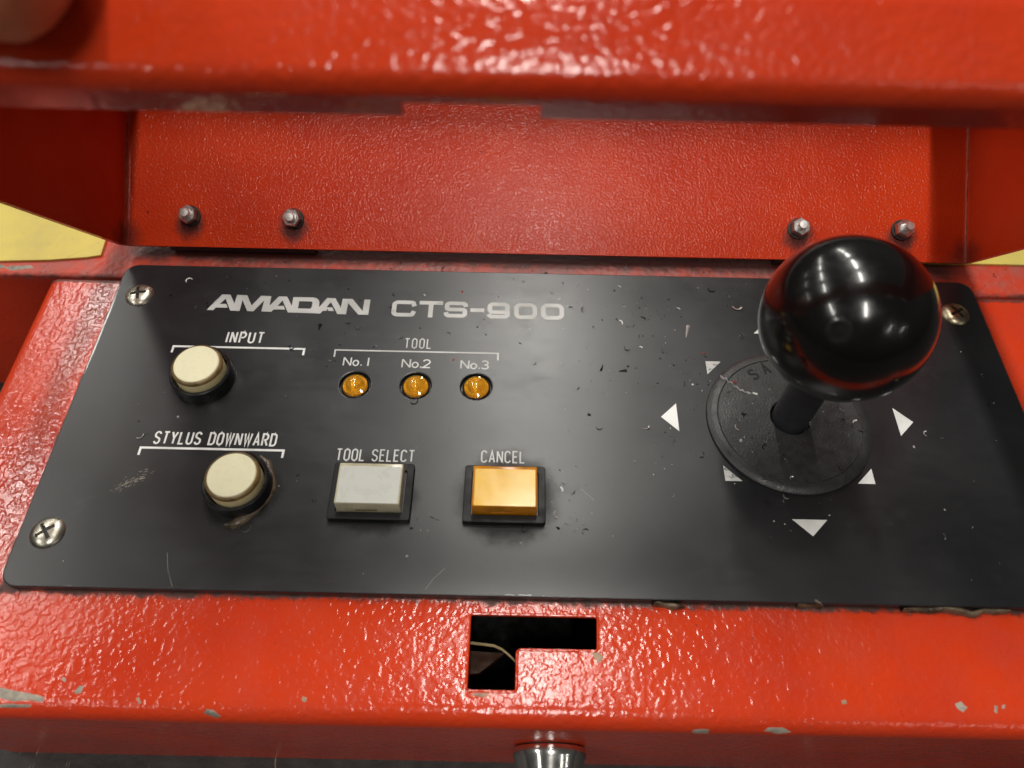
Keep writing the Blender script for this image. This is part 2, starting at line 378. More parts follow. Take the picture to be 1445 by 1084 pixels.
# ------------------------------------------------------------------ the console housing
TOP = -2.0; FY = 24.4; FR = 4.0
console = thing('control_console', 'red enamelled machine console with black control panel, push buttons and chrome key lock', 'control console', (10, 80, -58))
bm = box_bm(-131, 150, FY, 136.9, -58, TOP)
ed = [e for e in bm.edges if not (all(v.co.z < -50 for v in e.verts)) and not all(v.co.y > 130 for v in e.verts)]
bmesh.ops.bevel(bm, geom=ed, offset=FR, segments=8, profile=0.5, affect='EDGES')
outer = from_bm('outer', bm)
inner = from_bm('inner', box_bm(-129.2, 148.2, FY + 1.8, 135.1, -75, TOP - 1.8))
Lraw = [(-7.9, 46.4), (19.4, 46.4), (19.1, 39.1), (2.3, 39.1), (2.3, 30.8), (-8.0, 30.8)]
def round_loop(pts, r, seg=4):
    out = []
    n = len(pts)
    for i in range(n):
        p = Vector(pts[i]); a = (Vector(pts[i - 1]) - p).normalized(); b = (Vector(pts[(i + 1) % n]) - p).normalized()
        for k in range(seg + 1):
            f = k / seg; q0 = p + a * r; q1 = p + b * r
            out.append(tuple((q0 * (1 - f) + p * f) * (1 - f) + (p * (1 - f) + q1 * f) * f))
    return out
Lloop = round_loop(Lraw, 0.9)
housing_me = boolean(outer, [inner, filled('L', [Lloop], -12, 6)])
housing = link('housing', housing_me, 'red', console, smooth=30)
# rounded rim of paint round the L-shaped cut-out
pts = [(p[0], p[1], TOP - 0.1) for p in Lloop] + [(*Lloop[0], TOP - 0.1)]
link('cutout_rim', tube_mesh('rim', pts, 0.34, 8), 'red_front', console)
# what shows inside the cut-out
link('inner_floor', from_bm('if', box_bm(-60, 60, FY + 2.2, 100, -57, -55)), 'interior', console, smooth=None)
def ins(px, py, z): return at(px, py, z)
strip = [ins(640, 906, -14), ins(664, 909, -14), ins(682, 911, -14), ins(697, 913, -14.2), ins(708, 918, -14.6), ins(718, 926, -15.2), ins(730, 938, -16), ins(742, 950, -17)]
vs_, fs = [], []
for p in strip:
    vs_ += [p, p + Vector((0, 0.55, 0.05)), p + Vector((0, 0.55, -.4)), p + Vector((0, 0, -.4))]
for i in range(len(strip) - 1):
    for k in range(4): fs.append((4 * i + k, 4 * i + (k + 1) % 4, 4 * i + 4 + (k + 1) % 4, 4 * i + 4 + k))
fs += [(3, 2, 1, 0), tuple(range(4 * len(strip) - 4, 4 * len(strip)))]
link('card_strip', mesh('card_strip', vs_, fs), 'tan_board', console)
q = [ins(655, 918, -22), ins(712, 922, -22), ins(676, 950, -22), ins(655, 952, -22)]
link('brown_board', mesh('brown_board', [*q, *[v - Vector((0, 0, 2)) for v in q]], [(0, 1, 2, 3), (7, 6, 5, 4), (0, 4, 5, 1), (1, 5, 6, 2), (2, 6, 7, 3), (3, 7, 4, 0)]), 'brown_board', console, smooth=None)

# paint chips: bare patches following the rounded front edge
def surf(x, y):
    if y >= FY + FR: return Vector((x, y, TOP))
    dy = min(FR, FY + FR - y); return Vector((x, FY + FR - dy, TOP - FR + math.sqrt(max(0, FR * FR - dy * dy))))
def hit(px, py):
    d = ray(px, py); t = (TOP - CAM.z) / d.z; p = CAM + d * t
    if p.y >= FY + FR: return p
    lo, hi = t * 0.98, t * 1.15
    for _ in range(40):
        mi = (lo + hi) / 2; q = CAM + d * mi; c = Vector((0, FY + FR, TOP - FR)); r2 = (q.y - c.y) ** 2 + (q.z - c.z) ** 2
        inside = q.z < TOP and (r2 < FR * FR if (q.y < c.y and q.z > c.z) else q.y > FY)
        if inside: hi = mi
        else: lo = mi
    return CAM + d * hi
def chip(px_poly, mat, lift=0.05, sub=3, parent=console, flat=None):
    out = []
    n = len(px_poly)
    for i in range(n):
        a, b = px_poly[i], px_poly[(i + 1) % n]
        for k in range(sub):
            f = k / sub; out.append((a[0] + (b[0] - a[0]) * f + random.uniform(-.9, .9), a[1] + (b[1] - a[1]) * f + random.uniform(-.9, .9)))
    c = (sum(p[0] for p in out) / len(out), sum(p[1] for p in out) / len(out))
    rings = [[(c[0] + (p[0] - c[0]) * f, c[1] + (p[1] - c[1]) * f) for p in out] for f in (1.0, 0.66, 0.33)]
    def P(p, l):
        q = at(p[0], p[1], flat) if flat is not None else hit(*p)
        nr = Vector((0, 0, 1)) if (flat is not None or q.y >= FY + FR) else Vector((0, q.y - FY - FR, q.z - TOP + FR)).normalized()
        return q + nr * l
    vs_ = [P(p, -0.03) for p in rings[0]] + [P(p, lift) for r in rings[1:] for p in r] + [P(c, lift)]
    N = len(out); fs = []
    for r in range(2):
        for i in range(N): fs.append((r * N + i, r * N + (i + 1) % N, (r + 1) * N + (i + 1) % N, (r + 1) * N + i))
    for i in range(N): fs.append((2 * N + i, 2 * N + (i + 1) % N, 3 * N))
    link('paint_chip', mesh('paint_chip', vs_, fs), mat, parent, smooth=60)
chip([(-6, 968), (22, 974), (50, 979), (66, 984), (63, 992), (44, 988), (20, 990), (-6, 986)], 'chip')
chip([(-4, 994), (18, 993), (46, 995), (44, 1000), (16, 999), (-4, 999)], 'chip')
chip([(104, 976), (112, 967), (120, 968), (115, 978), (107, 981)], 'chip')
chip([(191, 985), (197, 983), (200, 992), (196, 996)], 'chip_tan')
chip([(287, 1006), (292, 1000), (302, 1002), (313, 1010), (308, 1014), (296, 1010)], 'chip')
chip([(1346, 992), (1356, 989), (1366, 998), (1360, 1006), (1349, 999)], 'chip')
chip([(1403, 995), (1408, 996), (1408, 1008), (1403, 1006)], 'chip')
chip([(1414, 995), (1419, 994), (1418, 1001), (1414, 1001)], 'chip')
chip([(1186, 989), (1194, 987), (1196, 994), (1189, 995)], 'chip_tan')
chip([(1076, 1031), (1084, 1026), (1106, 1026), (1118, 1034), (1098, 1036)], 'chip')
chip([(975, 1031), (983, 1029), (1002, 1030), (1001, 1035), (978, 1036)], 'chip')
chip([(833, 921), (846, 919), (853, 928), (846, 938), (838, 930)], 'chip_tan')
chip([(662, 980), (672, 978), (694, 979), (686, 984), (670, 983)], 'chip_tan')
chip([(427, 982), (433, 984), (432, 991), (425, 989)], 'chip_tan')
chip([(88, 955), (94, 957), (92, 963), (87, 961)], 'chip')

# chrome key lock in the front face
lk = bpy.data.objects.new('key_lock', None); COL.objects.link(lk); lk.location = Vector((10.2, FY, -28)) * S; adopt(lk, console); lk.empty_display_size = .005
def facing(me):                              # local z -> -y (out of the front face)
    me.transform(Matrix.Rotation(math.radians(90), 4, 'X')); return me
ring = facing(lathe('lock_ring', [(7.0, 0.3), (8.1, 0.4), (8.25, 0.7), (8.25, 2.1), (8.0, 2.5), (6.7, 7.8), (6.4, 8.3), (5.2, 8.4), (5.0, 7.2), (0.01, 7.2)], 64, False))
o = link('bezel', ring, 'chrome', None, 40, (10.2, FY, -28)); adopt(o, lk)
core = facing(boolean(lathe('core', [(4.6, 6.3), (4.6, 7.8), (4.3, 8.1), (0.01, 8.1)], 48), [from_bm('k', box_bm(-0.5, 0.5, -2.8, 2.8, 7.3, 10))]))
o = link('collar', facing(lathe('collar', [(7.6, -1), (7.6, 0.5), (0.01, 0.5)], 48, False)), 'oily', None, 40, (10.2, FY, -28)); adopt(o, lk)
o = link('barrel', core, 'screw', None, 40, (10.2, FY, -28)); adopt(o, lk)

# rear rail behind the console, same height
bm = box_bm(-190, 190, 138.2, 182, -58, TOP)
ed = [e for e in bm.edges if all(v.co.z > -3 for v in e.verts) and all(v.co.y < 140 for v in e.verts)]
bmesh.ops.bevel(bm, geom=ed, offset=1.6, segments=4, profile=0.5, affect='EDGES')
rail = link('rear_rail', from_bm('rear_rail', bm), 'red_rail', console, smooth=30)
chip([(2, 377), (20, 374), (44, 374), (52, 378), (34, 381), (12, 382)], 'chip', flat=TOP)
chip([(-8, 372), (4, 373), (10, 377), (0, 380), (-10, 379)], 'chip', flat=TOP)

# ------------------------------------------------------------------ the black face plate
LEDS = [(-39.6, 102.6), (-24.3, 102.7), (-9.0, 102.8)]
loops = [rrect(*PLATE, 3.5)] + [circle(x, y, 4.25) for x, y in LEDS]
plate = link('faceplate', filled('faceplate', loops, -2.0, 0.0, 0.35), 'plate', console, smooth=28)
ZP = 0.02
def flat(name, loops, mat='print', z=ZP, parent=plate):
    return link(name, filled(name, loops, z, z + 0.05), mat, parent, smooth=None)
def stroke_loops(path, w, closed=False):
    pts = [Vector(p) for p in path]
    if closed: return None
    a = offset(pts, w / 2); b = offset(pts, -w / 2)
    return [tuple(p) for p in a] + [tuple(p) for p in reversed(b)]
def ribbon(paths, w, z=ZP):
    """flat strokes of width w; closed paths repeat their first point"""
    vs_, fs = [], []
    for path in paths:
        pts = [Vector(p) for p in path]; cl = (pts[0] - pts[-1]).length < 1e-4
        if cl:
            pts = pts[:-1]; n = len(pts); L, R_ = [], []
            for i in range(n):
                a = (pts[i] - pts[i - 1]).normalized(); b = (pts[(i + 1) % n] - pts[i]).normalized(); nn = Vector((-(a + b).y, (a + b).x)).normalized()
                c = max(0.4, nn.dot(Vector((-a.y, a.x)))); L.append(pts[i] + nn * (w / 2 / c)); R_.append(pts[i] - nn * (w / 2 / c))
        else:
            L, R_ = offset(pts, w / 2), offset(pts, -w / 2); n = len(pts)
        b0 = len(vs_); zz = z + 0.006 * (paths.index(path) % 4)
        for l, r in zip(L, R_): vs_ += [(l.x, l.y, zz), (r.x, r.y, zz)]
        for i in range(n if cl else n - 1):
            j = (i + 1) % n; fs.append((b0 + 2 * i, b0 + 2 * i + 1, b0 + 2 * j + 1, b0 + 2 * j))
    return vs_, fs
def arc(cx, cy, rx, ry, a0, a1, n=10):
    return [(cx + rx * math.cos(math.radians(a0 + (a1 - a0) * k / n)), cy + ry * math.sin(math.radians(a0 + (a1 - a0) * k / n))) for k in range(n + 1)]
W_ = 0.46; r_ = W_ / 2
def oval(w, r):
    p = arc(w - r, 1 - r, r, r, 0, 90, 6) + arc(r, 1 - r, r, r, 90, 180, 6) + arc(r, r, r, r, 180, 270, 6) + arc(w - r, r, r, r, 270, 360, 6)
    return p + [p[0]]
GL = {
 'I': (0.0, [[(0, 0), (0, 1)]]), 'N': (W_, [[(0, 0), (0, 1)], [(0, 1), (W_, 0)], [(W_, 0), (W_, 1)]]),
 'P': (W_, [[(0, 0), (0, 1), (r_, 1)] + arc(r_, .74, r_, .26, 90, -90) + [(0, .48)]]),
 'R': (W_, [[(0, 0), (0, 1), (r_, 1)] + arc(r_, .74, r_, .26, 90, -90) + [(0, .48)], [(r_, .48), (W_, 0)]]),
 'U': (W_, [[(0, 1)] + arc(r_, r_, r_, r_, 180, 360) + [(W_, 1)]]), 'T': (W_, [[(0, 1), (W_, 1)], [(r_, 1), (r_, 0)]]),
 'S': (W_, [arc(r_, .75, r_, .25, 15, 180, 10) + [(.02, .64), (.08, .57), (r_, .5), (W_ - .08, .43), (W_ - .02, .36)] + arc(r_, .25, r_, .25, 0, -165, 10)]),
 'Y': (W_, [[(0, 1), (r_, .48), (r_, 0)], [(W_, 1), (r_, .48)]]), 'L': (W_ * .85, [[(0, 1), (0, 0), (W_ * .85, 0)]]),
 'D': (W_, [[(0, 0), (0, 1), (W_ - r_, 1)] + arc(W_ - r_, 1 - r_, r_, r_, 90, 0, 6) + arc(W_ - r_, r_, r_, r_, 0, -90, 6) + [(0, 0)]]),
 'O': (W_, [oval(W_, r_)]), 'W': (W_ * 1.35, [[(0, 1), (W_ * .34, 0), (W_ * .675, .92), (W_ * 1.01, 0), (W_ * 1.35, 1)]]),
 'A': (W_, [[(0, 0), (r_, 1), (W_, 0)], [(.07, .3), (W_ - .07, .3)]]), 'E': (W_ * .85, [[(W_ * .85, 1), (0, 1), (0, 0), (W_ * .85, 0)], [(0, .52), (W_ * .75, .52)]]),
 'C': (W_, [arc(r_, 1 - r_, r_, r_, 10, 180, 10) + arc(r_, r_, r_, r_, 180, 350, 10)]), ' ': (W_ * .5, []),
}
GW = {   # wide light numerals of No.1 No.2 No.3
 'N': (.85, [[(0, 0), (0, 1)], [(0, 1), (.85, 0)], [(.85, 0), (.85, 1)]]), 'o': (.62, [arc(.31, .32, .31, .32, 0, 360, 20)]),
 '.': (.06, [[(0, 0.08), (.13, 0.08)]]), '1': (.0, [[(0, 0), (0, 1)]]),
 '2': (.75, [arc(.375, .70, .36, .28, 165, -20, 10) + [(.62, .50), (0, 0.02), (.78, 0.02)]]),
 '3': (.75, [arc(.37, .74, .34, .25, 150, -75, 10) + [(.30, .52)], [(.30, .52)] + arc(.36, .26, .38, .25, 85, -150, 12)]),
 ' ': (.25, []),
}
def text(word, x0, x1, y0, h, w, glyphs=GL, gap=0.20, name='lettering', parent=plate, sl=0.0, mat='print'):
    adv, paths = 0.0, []
    for ch in word:
        gw, ps = glyphs[ch]
        for p in ps: paths.append([((x + adv), y) for x, y in p])
        adv += gw + gap
    adv -= gap; sc = (x1 - x0 - w) / adv
    paths = [[(x0 + w / 2 + x * sc + y * sl, y0 + w / 2 + y * (h - w)) for x, y in p] for p in paths]
    v, f = ribbon(paths, w); o = link(name, mesh(name, v, f), mat, parent, smooth=None); return o
text('INPUT', -75.2, -65.3, 114.7, 3.8, 0.5, gap=0.34, mat='print_white')
text('STYLUS DOWNWARD', -85.6, -56.1, 84.4, 3.6, 0.46, gap=0.30, mat='print_white')
text('TOOL', -28.4, -21.3, 114.2, 3.3, 0.32, gap=0.34)
text('TOOL SELECT', -41.4, -22.7, 81.0, 3.3, 0.36, gap=0.28)
text('CANCEL', -7.0, 3.5, 81.3, 3.3, 0.36, gap=0.28)
text('No. 1', -43.6, -36.9, 108.2, 2.9, 0.38, GW, 0.28)
text('No.2', -28.5, -21.0, 108.0, 2.9, 0.38, GW, 0.24)
text('No.3', -13.4, -6.0, 108.0, 2.9, 0.38, GW, 0.24)
def bracket(x0, x1, y, dy, w, mat='print'):
    v, f = ribbon([[(x0, y - dy), (x0, y), (x1, y), (x1, y - dy)]], w); link('bracket_line', mesh('bracket_line', v, f), mat, plate, smooth=None)
bracket(-88.2, -54.2, 113.3, 2.0, 0.58, 'print_white'); bracket(-88.0, -54.0, 83.4, 2.0, 0.58, 'print_white'); bracket(-46.1, -3.8, 113.2, 2.2, 0.42)
# maker's logo traced from the plate
def zA(x, y): return (285 + x / 12.04, 405 + y / 12.04)
def zB(x, y): return (400 + x / 12.04, 405 + y / 12.04)
top = [zA(*p) for p in [(80, 392), (345, 130), (487, 134), (553, 285), (598, 138), (772, 146), (845, 318), (1005, 154), (1178, 160), (1150, 320), (1310, 164)]] + \
      [zB(*p) for p in [(65, 168), (140, 322), (172, 176), (515, 182), (565, 195), (598, 222), (612, 260), (605, 348), (745, 190), (885, 196), (975, 360), (1010, 203), (1175, 207), (1345, 412), (1378, 216), (1479, 220)]]
bot = [zB(*p) for p in [(1441, 476), (1270, 472), (1100, 275), (1062, 467), (915, 462), (808, 260), (730, 348), (830, 352), (857, 412), (668, 408), (622, 454), (75, 435)]] + \
      [zA(*p) for p in [(1370, 232), (1285, 325), (1390, 326), (1412, 386), (1215, 386), (1180, 424), (1010, 418), (1060, 228), (875, 415), (770, 412), (690, 224), (640, 410), (480, 405), (404, 202), (308, 290), (415, 293), (437, 355), (240, 352), (195, 396)]]
hole = [zB(*p) for p in [(268, 244), (478, 250), (494, 262), (494, 285), (480, 345), (458, 373), (246, 368)]]
flat('logo_lettering', [[tuple(at(*p).xy) for p in top + bot], [tuple(at(*p).xy) for p in hole]])
# wide square model number
def sq(x0, x1, y0, y1, r, n=5):
    return rrect(x0, x1, y0, y1, r, n)
cw = 1.5; y0, y1 = 124.6, 130.4
def bar(*a): return [(a[0], a[2]), (a[1], a[2]), (a[1], a[3]), (a[0], a[3])]
def openC(x0, x1):
    e = cw / 2; r = 1.1
    return [[(x1 - e * 0.6, y1 - 2.05), (x1 - e, y1 - e - .6)] + arc(x1 - e - .7, y1 - e - .7 + .3, .7, .4, 30, 90, 4) + arc(x0 + e + r, y1 - e - r + .2, r, r - .2, 90, 180, 6) + arc(x0 + e + r, y0 + e + r - .2, r, r - .2, 180, 270, 6) + arc(x1 - e - .7, y0 + e + .4, .7, .4, 270, 330, 4) + [(x1 - e, y0 + e + .6), (x1 - e * 0.6, y0 + 2.05)]]
def model_letters():
    e = cw / 2; ym = (y0 + y1) / 2; P = []
    P += openC(-33.1, -26.4)
    P += [[(-25.6, y1 - e), (-19.2, y1 - e)], [(-22.4, y1 - e), (-22.4, y0)]]
    x0, x1 = -18.8, -12.4; r = .9
    P += [[(x1 - .5, y1 - 1.9), (x1 - e, y1 - e - .35), (x1 - e - .5, y1 - e)] + arc(x0 + e + r, y1 - e - r + .25, r, r - .25, 90, 180, 5) + arc(x0 + e + r, ym + r - .3, r, r - .3, 180, 270, 5)
          + arc(x1 - e - r, ym - r + .3, r, r - .3, 90, 0, 5) + arc(x1 - e - r, y0 + e + r - .25, r, r - .25, 0, -90, 5) + [(x0 + e + .5, y0 + e), (x0 + e, y0 + e + .35), (x0 + .5, y0 + 1.9)]]
    P += [[(-11.7, ym - .05), (-7.9, ym - .05)]]
    x0, x1 = -7.2, -0.9
    lp = rrect(x0 + e, x1 - e, ym - .6, y1 - e, .9, 5); P += [lp + [lp[0]]]
    P += [[(x1 - e, ym + .6)] + arc(x1 - e - r, y0 + e + r - .25, r, r - .25, 0, -90, 5) + [(x0 + e + .5, y0 + e), (x0 + e, y0 + e + .3), (x0 + .45, y0 + 1.6)]]
    for x0, x1 in ((0.0, 6.5), (7.3, 13.8)):
        lp = rrect(x0 + e, x1 - e, y0 + e, y1 - e, 1.3, 6); P += [lp + [lp[0]]]
    return P
v, f = ribbon(model_letters(), cw - .25); link('model_lettering', mesh('model_lettering', v, f), 'print', plate, smooth=None)
# direction arrows round the stick
JX, JY = 68.0, 95.0
for tri in ([(36.9, 95), (41, 99), (41, 91)], [(99.1, 95), (95, 91), (95, 99)], [(64.2, 68.6), (68.2, 64.6), (72.2, 68.6)], [(64.0, 121.5), (72, 121.5), (68, 125.5)],
            [(50.4, 81.9), (50.4, 77.9), (54.4, 77.9)], [(85.5, 81.9), (81.4, 77.9), (85.5, 77.9)], [(50.0, 112.1), (54, 112.1), (50, 108.0)], [(86, 112.1), (86, 108), (82, 112.1)]):
    flat('direction_arrow', [tri], 'print_worn' if tri[0] in ((50.4, 81.9), (50.0, 112.1)) else 'print_white')
# scuffed patch of bare flecks and hairline scratches
vs_, fs = [], []
for _ in range(110):
    f = random.random(); p = at(160 + 52 * f + random.gauss(0, 4), 692 - 26 * f + random.gauss(0, 3)); a = random.uniform(0.2, .9); l = random.uniform(.06, .4); ww = random.uniform(.02, .06)
    d = Vector((math.cos(a), math.sin(a))) * l; n = Vector((-math.sin(a), math.cos(a))) * ww; b = len(vs_)
    for s, t_ in ((-1, -1), (1, -1), (1, 1), (-1, 1)): vs_.append((p.x + d.x * s + n.x * t_, p.y + d.y * s + n.y * t_, ZP))
    fs.append((b, b + 1, b + 2, b + 3))
link('scuff_mark', mesh('scuff_mark', vs_, fs), 'chip', plate, smooth=None)
for a_, b_ in (((600, 832), (628, 802)), ((236, 780), (243, 828)), ((715, 655), (704, 700)), ((820, 690), (838, 706))):
    p, q = at(*a_), at(*b_); mid = (p + q) / 2 + Vector((random.uniform(-.6, .6), 0, 0))
    v, f = ribbon([[tuple(p.xy), tuple(mid.xy), tuple(q.xy)]], 0.06, 0.012); link('scratch', mesh('scratch', v, f), 'chip', plate, smooth=None)

# bare metal showing on the worn plate edge
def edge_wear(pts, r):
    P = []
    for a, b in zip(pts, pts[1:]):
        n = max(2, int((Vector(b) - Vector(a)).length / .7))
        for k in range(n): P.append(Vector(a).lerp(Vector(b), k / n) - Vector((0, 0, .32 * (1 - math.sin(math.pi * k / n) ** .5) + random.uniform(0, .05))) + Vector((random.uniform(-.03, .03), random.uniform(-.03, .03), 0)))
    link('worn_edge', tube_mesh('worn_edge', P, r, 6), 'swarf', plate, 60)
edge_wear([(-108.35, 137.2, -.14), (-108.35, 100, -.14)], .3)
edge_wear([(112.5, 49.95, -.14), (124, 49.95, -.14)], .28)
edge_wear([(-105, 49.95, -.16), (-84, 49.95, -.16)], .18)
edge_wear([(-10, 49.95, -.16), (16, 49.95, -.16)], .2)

# screws
def screw_mesh():
    prof = [(3.7, -1.0), (3.75, 0.12), (3.45, 0.55), (2.7, 0.98), (1.7, 1.25), (0.7, 1.36), (0.02, 1.38)]
    me = lathe('screw_head', prof, 48)
    cut = []
    for a in (0, 90):
        b = box_bm(-2.1, 2.1, -.42, .42, 0.3, 3, 0); bmesh.ops.rotate(b, verts=b.verts, cent=(0, 0, 0), matrix=Matrix.Rotation(math.radians(a), 3, 'Z')); cut.append(from_bm('x', b))
    return boolean(fix(me), [fix(c) for c in cut])
SLOT = mesh('slot', [(-1.9, -.41, .5), (1.9, -.41, .5), (1.9, .41, .5), (-1.9, .41, .5), (-.41, .42, .5), (.41, .42, .5), (.41, 1.9, .5), (-.41, 1.9, .5), (-.41, -.42, .5), (.41, -.42, .5), (.41, -1.9, .5), (-.41, -1.9, .5)], [(0, 1, 2, 3), (4, 5, 6, 7), (11, 10, 9, 8)]); SLOT.materials.append(M['oily'])
SC = screw_mesh()
SC2 = SC.copy(); SC2.materials.append(M['screw_brown']); SC.materials.append(M['screw'])
for (x, y, a, mm) in ((-102.0, 130.1, 12, SC), (-102.3, 61.6, 38, SC), (120.2, 129.6, 30, SC2), (121, 61.6, 70, SC2)):
    o = link('screw', mm, None, plate, 30, (x, y, 0)); o.rotation_euler = (0, 0, math.radians(a)); adopt(o, plate)
    sl = link('slot_dark', SLOT, None, None, None, (x, y, 0)); sl.rotation_euler = (0, 0, math.radians(a)); adopt(sl, o)  # dark cross-shaped insert that keeps the screw recess dark

# ------------------------------------------------------------------ controls
def sub(name, x, y, parent=console, z=0):
    o = bpy.data.objects.new(name, None); COL.objects.link(o); o.location = Vector((x, y, z)) * S; o.empty_display_size = .005; adopt(o, parent); return o
bez = lathe('round_bezel', [(7.55, 0), (7.55, 3.4), (7.45, 4.0), (7.15, 4.25), (6.7, 4.2), (6.55, 3.8), (6.5, 0.4), (0.02, 0.4)], 64, False)
bez.materials.append(M['black_plastic'])
capm = lathe('round_cap', [(6.1, 0.6), (6.1, 5.8), (6.0, 6.3), (5.75, 6.6), (5.5, 6.7), (0.02, 6.7)], 64, False); capm.materials.append(M['cream_side'])
rimm = lathe('round_cap_rim', [(6.08, 5.75), (6.16, 5.9), (6.08, 6.38), (5.8, 6.68), (5.5, 6.78), (5.36, 6.6)], 64, False); rimm.materials.append(M['brown_rim'])
topm = lathe('round_cap_top', [(5.38, 6.5), (5.38, 6.86), (5.25, 6.98), (3, 7.06), (0.02, 7.1)], 64, False); topm.materials.append(M['cream'])
for (x, y, lab) in ((-77.5, 103.2, 'round cream INPUT button'), (-62.1, 73.4, 'round cream STYLUS DOWNWARD button ringed with dried grease')):
    b = sub('push_button', x, y); b['label'] = lab
    for nm, me in (('bezel', bez), ('cap', capm), ('cap_rim', rimm), ('cap_face', topm)):
        o = link(nm, me, None, None, 35, (x, y, 0)); adopt(o, b)
def square_button(cx, cy, top, side, lab):
    b = sub('push_button', cx, cy); b['label'] = lab
    x0, x1, y0_, y1_ = cx - 9.2, cx + 9.1, cy - 6.9, cy + 6.9
    me = filled('frame', [rrect(x0, x1, y0_, y1_, .5, 3), list(reversed(rrect(cx - 7.75, cx + 7.75, cy - 5.45, cy + 5.45, .4, 3)))], 0.0, 1.7, 0.18)
    link('bezel', me, 'matte_black', b, 30)
    link('inner_frame', filled('inner', [rrect(cx - 7.72, cx + 7.72, cy - 5.42, cy + 5.42, .3, 2)], 0.0, 0.7), 'dark_bezel', b, 30)
    bm = box_bm(cx - 7.35, cx + 7.35, cy - 5.1, cy + 5.1, 0.5, 5.6, 0)
    for v in bm.verts:
        if v.co.z > 3: v.co.x = cx + (v.co.x - cx) * .985; v.co.y = cy + (v.co.y - cy) * .98
    bmesh.ops.bevel(bm, geom=bm.edges[:], offset=.28, segments=3, profile=.5, affect='EDGES')
    link('cap', from_bm('cap', bm), side, b, 35)
    link('cap_face', filled('face', [rrect(cx - 6.75, cx + 6.8, cy - 4.85, cy + 4.1, .25, 3)], 5.5, 5.72, .05), top, b, 30)
    # moulded clip slots on the front skirt
    link('clip_slot', from_bm('slot', box_bm(cx - 3, cx + 2, cy - 5.16, cy - 4.9, 2.0, 2.6, .08, 1)), 'brown_rim' if 'white' in top else side, b, 30)
square_button(-31.5, 72.7, 'white_cap', 'white_side', 'rectangular milky white TOOL SELECT button')
square_button(-1.1, 72.7, 'amber_cap', 'amber_side', 'rectangular amber CANCEL button')
dome = lathe('dome', [(3.15, -1.2), (3.15, -0.2), (3.05, 0.05), (2.3, 0.2), (2.1, 0.7), (1.85, 1.2), (1.4, 1.65), (0.8, 1.95), (0.02, 2.05)], 48, False); dome.materials.append(M['led'])
refl = lathe('reflector', [(0.02, -1.0), (3.05, -0.9)], 48, False); refl.materials.append(M['led_base'])
cup = lathe('cup', [(4.2, -0.25), (4.1, -1.25), (0.02, -1.3)], 48, False); cup.materials.append(M['oily'])
col_ = lathe('collar', [(3.17, -1.25), (3.45, -1.2), (3.5, -0.6), (3.3, -0.45), (3.17, -0.6)], 48, False); col_.materials.append(M['black_plastic'])
for i, (x, y) in enumerate(LEDS):
    b = sub('indicator_lamp', x, y); b['label'] = 'amber dome lamp under No.%d' % (i + 1)
    for nm, me in (('lens', dome), ('reflector', refl), ('socket', cup), ('collar', col_)):
        o = link(nm, me, None, None, 40, (x, y, 0)); adopt(o, b)

# ------------------------------------------------------------------ joystick
joy = thing('joystick', 'joystick with large glossy black ball knob on a round grained black base', 'joystick', (JX, JY, 0))
wash = lathe('dust_washer', [(19.6, 0.03), (20.0, 0.25), (19.9, 0.75), (19.3, 1.2), (18.3, 1.42), (17.55, 1.5), (17.4, 1.34), (17.25, 1.5), (12, 1.75), (6.5, 2.05), (5.0, 2.15), (4.75, 2.05), (4.7, 0.2)], 96, False)
o = link('dust_washer', wash, 'washer', None, 25, (JX, JY - .6, 0)); adopt(o, joy); washer = o
o = link('shaft', lathe('shaft', [(4.35, 0.1), (4.35, 26), (4.2, 32)], 48), 'shaft', None, 40, (JX, JY - .6, 0)); adopt(o, joy)
# raised SAN on the washer, along an arc
BC = Vector((JX - 1.35, JY - .6, 40.4)); BR = 16.75
bmx = bmesh.new(); bmesh.ops.create_uvsphere(bmx, u_segments=128, v_segments=80, radius=BR)
dd = (CAM + ray(1183, 473) * 132 - BC).normalized()
for v in bmx.verts:
    a = v.co.normalized().angle(dd) * BR
    if a < 2.2: v.co -= v.co.normalized() * (0.16 if a < 1.5 else 0.16 * (2.2 - a) / .7)
    if v.co.z < -BR * .93: v.co.z = -BR * .93
o = link('ball_knob', from_bm('ball_knob', bmx), 'ball', None, 60, tuple(BC)); adopt(o, joy)
def san():
    P = []
    for ch, (px, py), ang in (('S', (1063, 528), 30), ('A', (1080, 520), 21), ('N', (1097, 514), 12)):
        c = at(px, py, 1.7); a = math.radians(ang); h = 3.0; gw, ps = GL[ch]
        for p in ps: P.append([(c.x + ((x - gw / 2) * math.cos(a) * h * 1.1 - (y - .5) * math.sin(a) * h), c.y + ((x - gw / 2) * math.sin(a) * h * 1.1 + (y - .5) * math.cos(a) * h)) for x, y in p])
    V, F = ribbon(P, 0.5, 0)
    out = []
    for (x, y, z) in V:
        r = math.hypot(x - JX, y - JY + .6); out.append((x, y, 1.5 + (17.25 - r) * (0.25 / 5.25) + 0.10))
    n = len(out); low = [(x, y, z - .16) for x, y, z in out]; F2 = list(F)
    for q in F:
        for k in range(4): F2.append((q[k], q[(k + 1) % 4], q[(k + 1) % 4] + n, q[k] + n))
    return fix(mesh('raised_letters', out + low, F2))
o = link('raised_letters', san(), 'matte_black', washer, None)

